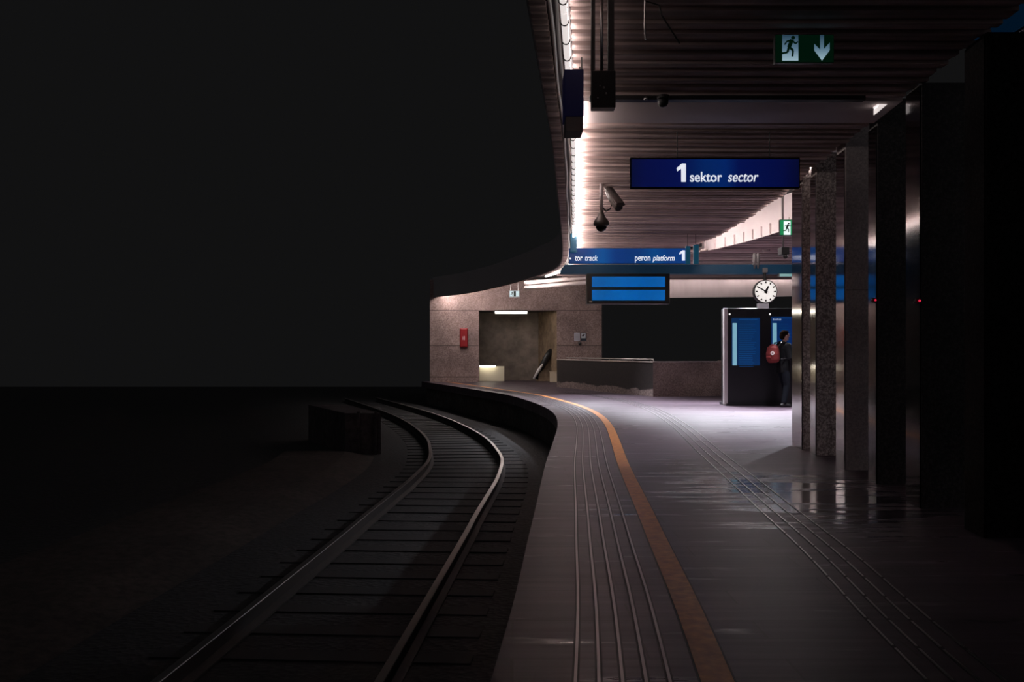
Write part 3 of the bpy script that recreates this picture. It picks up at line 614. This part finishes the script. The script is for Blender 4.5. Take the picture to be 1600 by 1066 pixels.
# pictograms
def pic_man(cx, cz, h, Y, m_, par, dirx=-1):
    """running figure, h tall"""
    def L(pts, r): 
        mb.plate
    mb = MB()
    def seg(x0, z0, x1, z1, w):
        a_ = Vector((cx+dirx*x0*h, 0, cz+z0*h)); b_ = Vector((cx+dirx*x1*h, 0, cz+z1*h)); d = (b_-a_).normalized(); u = Vector((-d.z, 0, d.x))*w*h/2
        mb.plate([((a_-u).x, (a_-u).z), ((a_+u).x, (a_+u).z), ((b_+u).x, (b_+u).z), ((b_-u).x, (b_-u).z)], Y-.003, Y+.001)
    mb.plate([(cx+dirx*.13*h+.085*h*math.cos(a_), cz+.42*h+.085*h*math.sin(a_)) for a_ in [k*math.pi/6 for k in range(12)]], Y-.003, Y+.001)
    seg(.08, .33, -.05, .0, .17)                              # trunk
    seg(.08, .30, .24, .16, .07); seg(.24, .16, .34, .25, .06)     # front arm
    seg(.04, .30, -.14, .26, .07); seg(-.14, .26, -.24, .12, .06)  # back arm
    seg(-.04, .02, .13, -.14, .10); seg(.13, -.14, .10, -.40, .08)  # front leg
    seg(-.05, .02, -.12, -.22, .10); seg(-.12, -.22, -.36, -.26, .08)  # back leg
    return mb.build('running_figure', m_, par)
EXG = mat('exit_green', (.005, .05, .025), .4, emit=(.0, .035, .014), es=.14)
EXG2 = mat('exit_green_bright', (.01, .12, .05), .4, emit=(.0, .19, .06), es=1.0)
EXW = backlit('exit_white_dim', [(0, (.40, .58, .66)), (.5, (.11, .20, .28)), (1, (.02, .05, .08))], 0, .2, .8)
n, l, b_ = nodes(EXW)
for lk in list(EXW.node_tree.links):
    if lk.from_socket.name == 'X': l.new(lk.from_node.outputs['Z'], lk.to_socket)
YE = 6.9; a, b = at(1211, 54, YE), at(1303, 98, YE)
t = thing('exit_sign', ((a.x+b.x)/2, YE, b.z), 'near dim green exit sign with running figure and down arrow', 'exit sign')
m = MB(); m.box((a.x, YE, b.z), (b.x, YE+.05, a.z), bev=.003); m.build('casing', BLK, t)
m = MB(); m.box((a.x+.003, YE-.004, b.z+.003), (b.x-.003, YE+.001, a.z-.003)); m.build('face', EXG, t)
p, q = at(1222, 54, YE), at(1247, 95, YE); m = MB(); m.box((p.x, YE-.006, q.z), (q.x, YE-.003, p.z-.004)); m.build('door_pictogram', EXW, t)
pic_man((p.x+q.x)/2-.002, (p.z+q.z)/2, .165, YE-.007, EXG, t, 1)
c = at(1284, 75, YE); sc_ = YE/F
m = MB(); m.plate([(c.x-3*sc_, c.z+20*sc_), (c.x-3*sc_, c.z-3*sc_), (c.x-12*sc_, c.z+6*sc_), (c.x-12*sc_, c.z-4*sc_), (c.x, c.z-20*sc_), (c.x+12*sc_, c.z-4*sc_), (c.x+12*sc_, c.z+8*sc_), (c.x+3*sc_, c.z-2*sc_), (c.x+3*sc_, c.z+20*sc_)], YE-.007, YE-.003); m.build('arrow', EXW, t)
YE = 14.4; a, b = at(1218.5, 343, YE), at(1250, 368, YE)
t = thing('exit_sign', ((a.x+b.x)/2, YE, b.z), 'bright green exit sign on a rod, partly hidden by the farthest column', 'exit sign')
m = MB(); m.box((a.x, YE, b.z), (b.x, YE+.06, a.z), bev=.004); m.build('casing', mat('grey_green_casing', (.06, .12, .10), .5), t)
m = MB(); m.box((a.x+.006, YE-.005, b.z+.01), (b.x, YE+.001, a.z-.01)); m.build('face', EXG2, t)
p, q = at(1224.5, 346, YE), at(1235, 367, YE); m = MB(); m.box((p.x, YE-.007, q.z+.0), (q.x, YE-.004, p.z)); m.build('door_pictogram', mat('exit_white', (.8, .9, .9), .4, emit=(.75, .92, .88), es=.9), t)
pic_man((p.x+q.x)/2, (p.z+q.z)/2, .165, YE-.009, mat('exit_dark_green', (.0, .02, .012), .5), t, 1)
p = at(1223.5, 343, YE); hanger(p+Vector((0, .03, -.01)), (p.x, YE+.03, 4.35), .018, t, 'hanger', STEEL)
# small sign tubes under the gantry right end
p, q = at(1218, 429, YG), at(1240, 432, YG); t = thing('lamp_batten', (p.x, YG, q.z), 'slim pale green lit batten under the gantry by the farthest column', 'lamp')
m = MB(); m.box((p.x, YG, q.z), (q.x, YG+.06, p.z+.02), bev=.003); m.build('diffuser', mat('pale_green_lit', (.3, .5, .5), .4, emit=(.2, .4, .38), es=.6), t)
m = MB(); m.box((p.x-.02, YG-.005, q.z-.005), (p.x, YG+.07, p.z+.02)); m.build('end_cap', GREYM, t)
# far exit sign before the wall
YF = 38.5; a, b = at(795.5, 454, YF), at(812, 464.5, YF)
t = thing('exit_sign', ((a.x+b.x)/2, YF, b.z), 'small pale exit sign hung on two rods before the granite stair wall', 'exit sign')
m = MB(); m.box((a.x, YF, b.z), (b.x, YF+.08, a.z), bev=.006); m.build('casing', mat('pale_casing', (.35, .42, .45), .5), t)
m = MB(); m.box((a.x+.03, YF-.006, b.z+.03), (b.x-.03, YF+.001, a.z-.03)); m.build('face', mat('pale_exit_face', (.5, .65, .68), .4, emit=(.42, .56, .6), es=.6), t)
m = MB(); m.box(((a.x+b.x)/2-.03, YF-.009, b.z+.03), ((a.x+b.x)/2+.06, YF-.005, a.z-.03)); m.build('green_field', mat('exit_dark_green', (0, 0, 0)), t)
pic_man(a.x+.12, (a.z+b.z)/2, .17, YF-.009, mat('exit_dark_green', (0, 0, 0)), t, 1)
for px in (797.5, 809.5): p = at(px, 454, YF); hanger(p+Vector((0, .04, -.01)), (p.x, YF+.04, 4.43), .014, t, 'hanger', STEEL)

# ------------------------------------------------------------ things hung at the left
YB = 7.5; a, b = at(882, 106, YB), at(912, 181, YB); c2 = at(911, 204, YB)
t = thing('track_sign', ((a.x+b.x)/2, YB, c2.z), 'navy track sign seen from its end, hung under the canopy edge lamps', 'sign')
m = MB(); m.box((a.x, YB, b.z), (b.x, YB+.3, a.z-.01), bev=.004); m.build('casing', NAVY, t)
m = MB(); m.box((a.x+.01, YB+.01, c2.z), (b.x-.003, YB+.28, b.z-.001), bev=.004); m.build('base_box', mat('brown_grey_box', (.12, .10, .10), .6), t)
for y_ in (.05, .25): hanger((b.x-.012, YB+y_, a.z-.02), (b.x-.012, YB+y_, CZ+.01), .005, t)
YB = 6.0; a, b = at(925, 110, YB), at(962, 168, YB)
t = thing('hanging_device', ((a.x+b.x)/2, YB, b.z), 'dark riveted box hung from the ceiling by two dark straps and a chrome rod', 'hanging box')
m = MB(); m.box((a.x, YB, b.z), (b.x, YB+.10, a.z), bev=.004); m.build('box', mat('dark_riveted', (.035, .03, .03), .45), t)
for x0, x1 in ((925, 931), (951.5, 961)):
    p, q = at(x0, 108, YB), at(x1, 0, YB); m = MB(); m.box((p.x, YB+.05, a.z-.005), (q.x, YB+.09, CZ+.02)); m.build('strap', DKM, t)
p = at(942, 110, YB); m = MB(); m.tube([(p.x, YB+.08, a.z-.01), (p.x, YB+.08, CZ+.03)], .010, 10); m.build('rod', STEEL, t, True)
for px, py, s_ in ((943.5, 137, .007), (937.5, 134, .004), (934, 153, .005), (947, 146, .006)):
    p = at(px, py, YB); m = MB(); m.ball((p.x, YB-.002, p.z), s_, 2); m.build('rivet', STEEL, t)
# conduit with fittings along the beam
p, q = at(921, 155, 8.68), at(1366, 155, 8.68)
t = thing('conduit', (p.x, 8.66, p.z), 'dark horizontal conduit along the top of the ceiling beam', 'conduit')
m = MB(); m.box((p.x, 8.62, p.z-.02), (q.x-.1, 8.715, p.z+.025)); m.build('channel', DKM, t)
m = MB(); u = at(1009, 154, 8.6); m.ball((u.x, 8.6, u.z), .02, 2); m.build('fitting', STEEL, t)
u = at(1035, 159, 8.6); t = thing('dome_camera', (u.x, 8.6, u.z), 'tiny dark dome camera under the conduit on the ceiling beam', 'camera')
m = MB(); m.lathe((u.x, 8.56, u.z-.06), [(.004, 0), (.03, .008), (.045, .03), (.048, .05), (.05, .08)], 20); m.build('dome', BLK, t, True)
m = MB(); m.lathe((u.x, 8.56, u.z-.005), [(.055, .02), (.055, .05)], 20); m.build('mount', DKM, t)
# long thin conduits near the top
t = thing('ceiling_bracket', at(1008, 30, 5.8), 'thin bent steel bracket under the near ceiling', 'bracket')
m = MB(); m.tube([at(1009, -60, 5.8), at(1007, 40, 5.8), at(1009, 62, 5.8)], .006, 6); m.build('upright', STEEL, t)
m = MB(); m.tube([at(1030, 8, 5.8), at(1034, 24, 5.8), at(1062, 68, 5.8)], .005, 6); m.build('stay', DKM, t)
m = MB(); m.tube([at(1009, 2, 5.8), at(1030, 8, 5.8)], .004, 6); m.build('link', DKM, t)
# pendant dome camera
YD = 13.3; a = at(939.5, 331, YD)
t = thing('dome_camera', (a.x, YD, at(0, 362, YD).z), 'large bell-shaped dome camera hanging on a pale pole below the ceiling', 'camera')
m = MB(); m.tube([(a.x, YD, a.z-.02), (a.x, YD, CZ+.02)], .024, 12); m.build('pole', mat('pale_grey_pole', (.33, .29, .29), .45), t, True)
m = MB(); z = a.z; m.lathe((a.x, YD, z), [(.028, .02), (.034, -.02), (.055, -.07), (.095, -.12), (.108, -.155), (.106, -.185), (.085, -.2)], 28); m.build('shroud', mat('dark_bell', (.05, .043, .043), .4), t, True)
m = MB(); m.lathe((a.x, YD, z-.2), [(.078, .01), (.075, -.02), (.06, -.05), (.035, -.07), (.005, -.078)], 24); m.build('dome', mat('dark_glass', (.004, .004, .004), .08), t, True)
m = MB(); p = at(943, 325, YD); m.tube([at(942, 325, YD), at(947, 330, YD), at(953, 327, YD), at(956, 320, YD)], .012, 8); m.build('arm', DKM, t)
t = thing('bullet_camera', at(961, 312, YD), 'cylindrical grey surveillance camera tilted downwards beside the dome camera pole', 'camera')
m = MB(); A, B = at(951, 298, YD+.15), at(967, 325, YD-.12); m.tube([A, A.lerp(B, .05), A.lerp(B, .5), A.lerp(B, .95), B], [.04, .062, .066, .062, .058], 18); m.build('body', mat('grey_camera_body', (.10, .085, .08), .4), t)
m = MB(); A2, B2 = A+Vector((.0, 0, .035)), B+Vector((.02, -.05, .04)); m.tube([A2, B2], [(.07, .03), (.07, .03)], 14); m.build('sun_shield', mat('grey_camera_body', (1, 1, 1)), t)
m = MB(); d = (B-A).normalized(); m.tube([B, B+d*.012], .045, 16); m.build('lens', BLK, t)
m = MB(); m.tube([A+Vector((0, 0, -.0)), (A.x, A.y, CZ+.02)], .014, 8); m.build('bracket', DKM, t)

# ------------------------------------------------------------ information kiosk
YK = 23.5; a, b = at(1131, 482, YK), at(1262, 634, YK)
t = thing('ticket_kiosk', ((a.x+b.x)/2, YK, 0), 'large black information kiosk with two blue screens behind the columns', 'kiosk')
KB = mat('kiosk_black', (.008, .009, .011), .35)
m = MB(); m.box((a.x+.09, YK, .05), (b.x, YK+.7, a.z), bev=.01); m.build('cabinet', KB, t)
m = MB(); m.box((a.x+.05, YK-.03, 0), (b.x+.02, YK+.72, .06)); m.build('plinth', BLK, t)
m = MB(); m.box((a.x, YK-.03, .03), (a.x+.09, YK+.1, a.z+.0), bev=.008); m.build('post', mat('pale_post', (.55, .5, .5), .35, .2), t)
def screen(x0, x1, y0, y1, cx0, cx1, cy0, nm, rows):
    p, q = at(x0, y0, YK), at(x1, y1, YK)
    BS = backlit('kiosk_screen', [(0, (.0, .018, .062)), (.5, (.0, .020, .088)), (1, (.0, .010, .085))], -1.0, 1.1)
    m = MB(); m.box((p.x, YK-.01, q.z), (q.x, YK+.002, p.z)); s = m.build('screen', BS, t)
    p, q2 = at(cx0, cy0, YK), at(cx1, y1, YK); m = MB(); m.box((p.x, YK-.014, q2.z), (q2.x, YK-.008, p.z)); m.build('bright_column', mat('cyan_lit', (.2, .4, .45), .4, emit=(.16, .36, .46), es=.85), s)
    m = MB(); z = p.z-.02
    x_ = q2.x+.06
    for i in range(rows):
        m.box((x_, YK-.013, z-.012), (x_+(.42 if nm else .30)*random.uniform(.7, 1), YK-.009, z)); z -= .045
    m.build('text_rows', mat('blue_rows', (.01, .06, .16), .4, emit=(.0, .036, .13), es=.9), s)
    m = MB(); m.box((x_, YK-.013, at(0, y0+1, YK).z-.03), (q.x-.06, YK-.009, at(0, y0+1, YK).z-.01)); m.build('header_bar', mat('blue_rows', (1, 1, 1)), s)
    return s
screen(1143, 1187, 497, 571, 1144.5, 1151, 505, True, 24)
s2 = screen(1205, 1246, 495, 552, 1207, 1213.5, 505, False, 12)
m = MB(); x = at(1207.5, 0, YK).x
for i in range(6): m.box((x+.035*i, YK-.014, at(0, 501, YK).z), (x+.035*i+.024, YK-.01, at(0, 501, YK).z+(.04 if i % 3 else .055)))
m.build('title_glyphs', mat('pale_title', (.3, .4, .6), .5, emit=(.25, .35, .5), es=.6), s2)
for px in (1140, 1203):
    p = at(px, 491, YK); m = MB(); m.ball((p.x, YK-.005, p.z), .022, 2); m.build('spot_lamp', mat('spot_lit', (.9, .9, .9), .4, emit=(1, .97, .92), es=.9), t, True)

# ------------------------------------------------------------ the person at the kiosk (local frame: faces +X, right hand side is -Y)
def remesh(mb, name, m_, parent, vox):
    o = mb.build(name, m_, parent, True, local=True)
    md = o.modifiers.new('r', 'REMESH'); md.mode = 'VOXEL'; md.voxel_size = vox; md.use_smooth_shade = True
    sm = o.modifiers.new('s', 'SMOOTH'); sm.iterations = 4; sm.factor = .5
    dg = bpy.context.evaluated_depsgraph_get(); dg.update()
    me = bpy.data.meshes.new_from_object(o.evaluated_get(dg)); o.modifiers.clear(); o.data = me
    me.materials.clear(); me.materials.append(m_)
    for p in me.polygons: p.use_smooth = True
    return o
SKIN = mat('skin', (.55, .33, .26), .55); JACK = mat('black_jacket', (.005, .005, .006), .9, spec=.2); TROU = mat('dark_trousers', (.004, .005, .009), .9, spec=.2)
HAIR = mat('dark_hair', (.012, .008, .006), 1.0, spec=.0); SHOE = mat('black_shoes', (.012, .011, .011), .5)
px_, py_ = 6.49, 22.95
per = thing('person', (px_, py_, 0), 'person with dark hair in black jacket and dark trousers, standing at the kiosk', 'person')
per.rotation_euler = (0, 0, math.radians(16))
legs = [[(-.02, -.10, .93), (.02, -.11, .52), (-.06, -.11, .09)], [(-.0, .10, .93), (.10, .11, .52), (.10, .11, .09)]]
armR = [(-.0, -.19, 1.46), (.02, -.25, 1.18), (.24, -.19, 1.10), (.30, -.17, 1.115)]
armL = [(-.0, .19, 1.46), (.03, .26, 1.19), (.26, .19, 1.17), (.32, .17, 1.185)]
def lerp3(a, b, u): return tuple(p+(q-p)*u for p, q in zip(a, b))
b = MB()
b.tube([(-.01, 0, .86), (-.01, 0, .96), (.0, 0, 1.10), (.0, 0, 1.26), (-.01, 0, 1.40), (-.005, 0, 1.47), (.01, 0, 1.51)], [(.15, .11), (.165, .12), (.14, .105), (.165, .12), (.185, .115), (.13, .085), (.06, .06)], 20)
b.tube([(.0, 0, 1.48), (.03, 0, 1.60)], [.062, .056], 14)
b.ball((.045, 0, 1.705), (.098, .076, .118), 3); b.ball((.075, 0, 1.645), (.062, .052, .055), 3)
b.tube([(.138, 0, 1.73), (.158, 0, 1.685)], [.008, .017], 8)                      # nose
b.ball((.128, 0, 1.655), (.014, .024, .008), 2); b.ball((.124, 0, 1.637), (.014, .022, .007), 2)  # lips
b.ball((.118, 0, 1.607), (.022, .026, .018), 2)                                  # chin
for s in (-1, 1):
    b.ball((.035, s*.078, 1.695), (.022, .011, .032), 2)                         # ear
    b.ball((.126, s*.030, 1.738), (.018, .022, .007), 2)                         # brow
for lg in legs: b.tube([lg[0], lerp3(lg[0], lg[1], .5), lg[1], lerp3(lg[1], lg[2], .35), lg[2]], [.085, .075, .055, .055, .038], 14); b.tube([(lg[2][0]-.05, lg[2][1], .05), (lg[2][0]+.16, lg[2][1], .035)], [.04, .032], 10)
for s, ar in ((-1, armR), (1, armL)):
    b.tube([ar[0], lerp3(ar[0], ar[1], .5), ar[1], lerp3(ar[1], ar[2], .5), ar[2]], [.055, .048, .042, .038, .026], 12)
    h = Vector(ar[3]); b.ball(h+Vector((.03, 0, 0)), (.05, .018, .038), 2)
    for k, (dz, ln_) in enumerate(((.026, .06), (.010, .07), (-.007, .066), (-.023, .05))):       # four fingers, slightly curled
        b.tube([h+Vector((.06, 0, dz)), h+Vector((.06+ln_*.55, 0, dz)), h+Vector((.06+ln_*.9, -s*.015, dz-.004))], [.0085, .008, .0065], 8)
    b.tube([h+Vector((.015, -s*.01, .03)), h+Vector((.045, -s*.03, .05)), h+Vector((.07, -s*.035, .055))], [.011, .0095, .008], 8)   # thumb
body = remesh(b, 'body', SKIN, per, .0065)
b = MB()
for s in (-1, 1): b.ball((.131, s*.030, 1.722), .009, 2)
b.build('eyes', mat('eye_dark', (.05, .04, .04), .2), per, True, local=True)
b = MB(); b.ball((.015, 0, 1.745), (.103, .087, .094), 3); b.ball((-.035, 0, 1.69), (.062, .078, .085), 3); b.ball((.07, 0, 1.795), (.06, .068, .035), 3)
for s in (-1, 1): b.ball((.03, s*.072, 1.735), (.03, .014, .035), 2)
remesh(b, 'hair', HAIR, per, .008)
b = MB()   # jacket
b.tube([(-.01, 0, .82), (-.01, 0, .95), (-.0, 0, 1.10), (.0, 0, 1.26), (-.01, 0, 1.40), (-.005, 0, 1.475), (.005, 0, 1.52), (.02, 0, 1.56)], [(.19, .145), (.195, .15), (.175, .14), (.195, .15), (.215, .14), (.16, .11), (.095, .09), (.085, .085)], 22)
for ar in (armR, armL): b.tube([ar[0], lerp3(ar[0], ar[1], .5), ar[1], lerp3(ar[1], ar[2], .5), lerp3(ar[1], ar[2], .93)], [.085, .075, .068, .06, .05], 14); b.ball(ar[0], .085, 2)
b.tube([(-.075, -.06, 1.53), (-.095, 0, 1.54), (-.075, .06, 1.53)], [.04, .045, .04], 10)
remesh(b, 'jacket', JACK, per, .009)
b = MB()
b.tube([(-.01, 0, .84), (-.01, 0, .94)], [(.17, .13), (.175, .135)], 18)
for lg in legs: b.tube([(lg[0][0], lg[0][1]*.85, .90), lerp3(lg[0], lg[1], .5), lg[1], lerp3(lg[1], lg[2], .5), (lg[2][0], lg[2][1], .10)], [.105, .092, .074, .068, .062], 16)
remesh(b, 'trousers', TROU, per, .009)
for lg in legs:
    x, y, _ = lg[2]; b = MB()
    b.tube([(x-.09, y, .045), (x-.04, y, .055), (x+.05, y, .052), (x+.14, y, .04), (x+.19, y, .028)], [(.034, .04), (.044, .05), (.046, .047), (.046, .036), (.03, .022)], 14)
    b.tube([(x-.01, y, .05), (x-.005, y, .13)], [.048, .05], 12); remesh(b, 'shoe', SHOE, per, .007)
# red backpack on the back, seen from its side
RB = mat('red_backpack_cloth', (.15, .010, .009), .8)
R_ = Matrix.Rotation(math.radians(16), 4, 'Z')
bp = thing('backpack', Vector((px_, py_, 0))+R_ @ Vector((-.27, 0, 1.09)), 'red round-topped backpack with a white round badge on the person\'s back', 'backpack')
bp.rotation_euler = (0, 0, math.radians(16))
b = MB(); b.tube([(0, 0, -.02), (-.01, 0, .05), (-.02, 0, .18), (-.01, 0, .32), (.02, 0, .40)], [(.16, .10), (.20, .135), (.205, .14), (.175, .12), (.09, .06)], 22); remesh(b, 'bag', RB, bp, .008)
b = MB(); b.tube([(-.11, 0, .02), (-.12, 0, .10), (-.11, 0, .17)], [(.10, .03), (.12, .045), (.10, .025)], 16); remesh(b, 'front_pocket', RB, bp, .008)
for s in (-1, 1):
    b = MB(); b.tube([(.06, s*.10, .36), (.14, s*.125, .455), (.27, s*.13, .455), (.42, s*.13, .38), (.455, s*.13, .22), (.40, s*.18, .08), (.10, s*.16, .06)], .012, 8); b.build('strap', BLK, bp, True, local=True)
b = MB(); b.tube([(.03, -.03, .40), (.03, -.02, .45), (.03, .02, .45), (.03, .03, .40)], .009, 8); b.build('loop', BLK, bp, True, local=True)
# the badge sits on the side that faces the camera
bd = Matrix.Rotation(math.radians(-40), 3, 'Z')
def disc(r, d, name, mt, par):
    b = MB(); b.lathe((0, 0, 0), [(r, 0), (r, .008)], 24, 'Y'); n0 = Vector((-.12, -.155, .20))+bd @ Vector((0, -d, 0))
    bmesh.ops.rotate(b.bm, verts=b.bm.verts, cent=(0, 0, 0), matrix=bd); bmesh.ops.translate(b.bm, verts=b.bm.verts, vec=n0); return b.build(name, mt, par, False, local=True)
bg_ = disc(.045, .0, 'badge', mat('badge_white', (.85, .75, .72), .5), bp); disc(.022, .004, 'badge_centre', RB, bg_); disc(.009, .008, 'badge_dot', mat('badge_white', (1, 1, 1)), bg_)
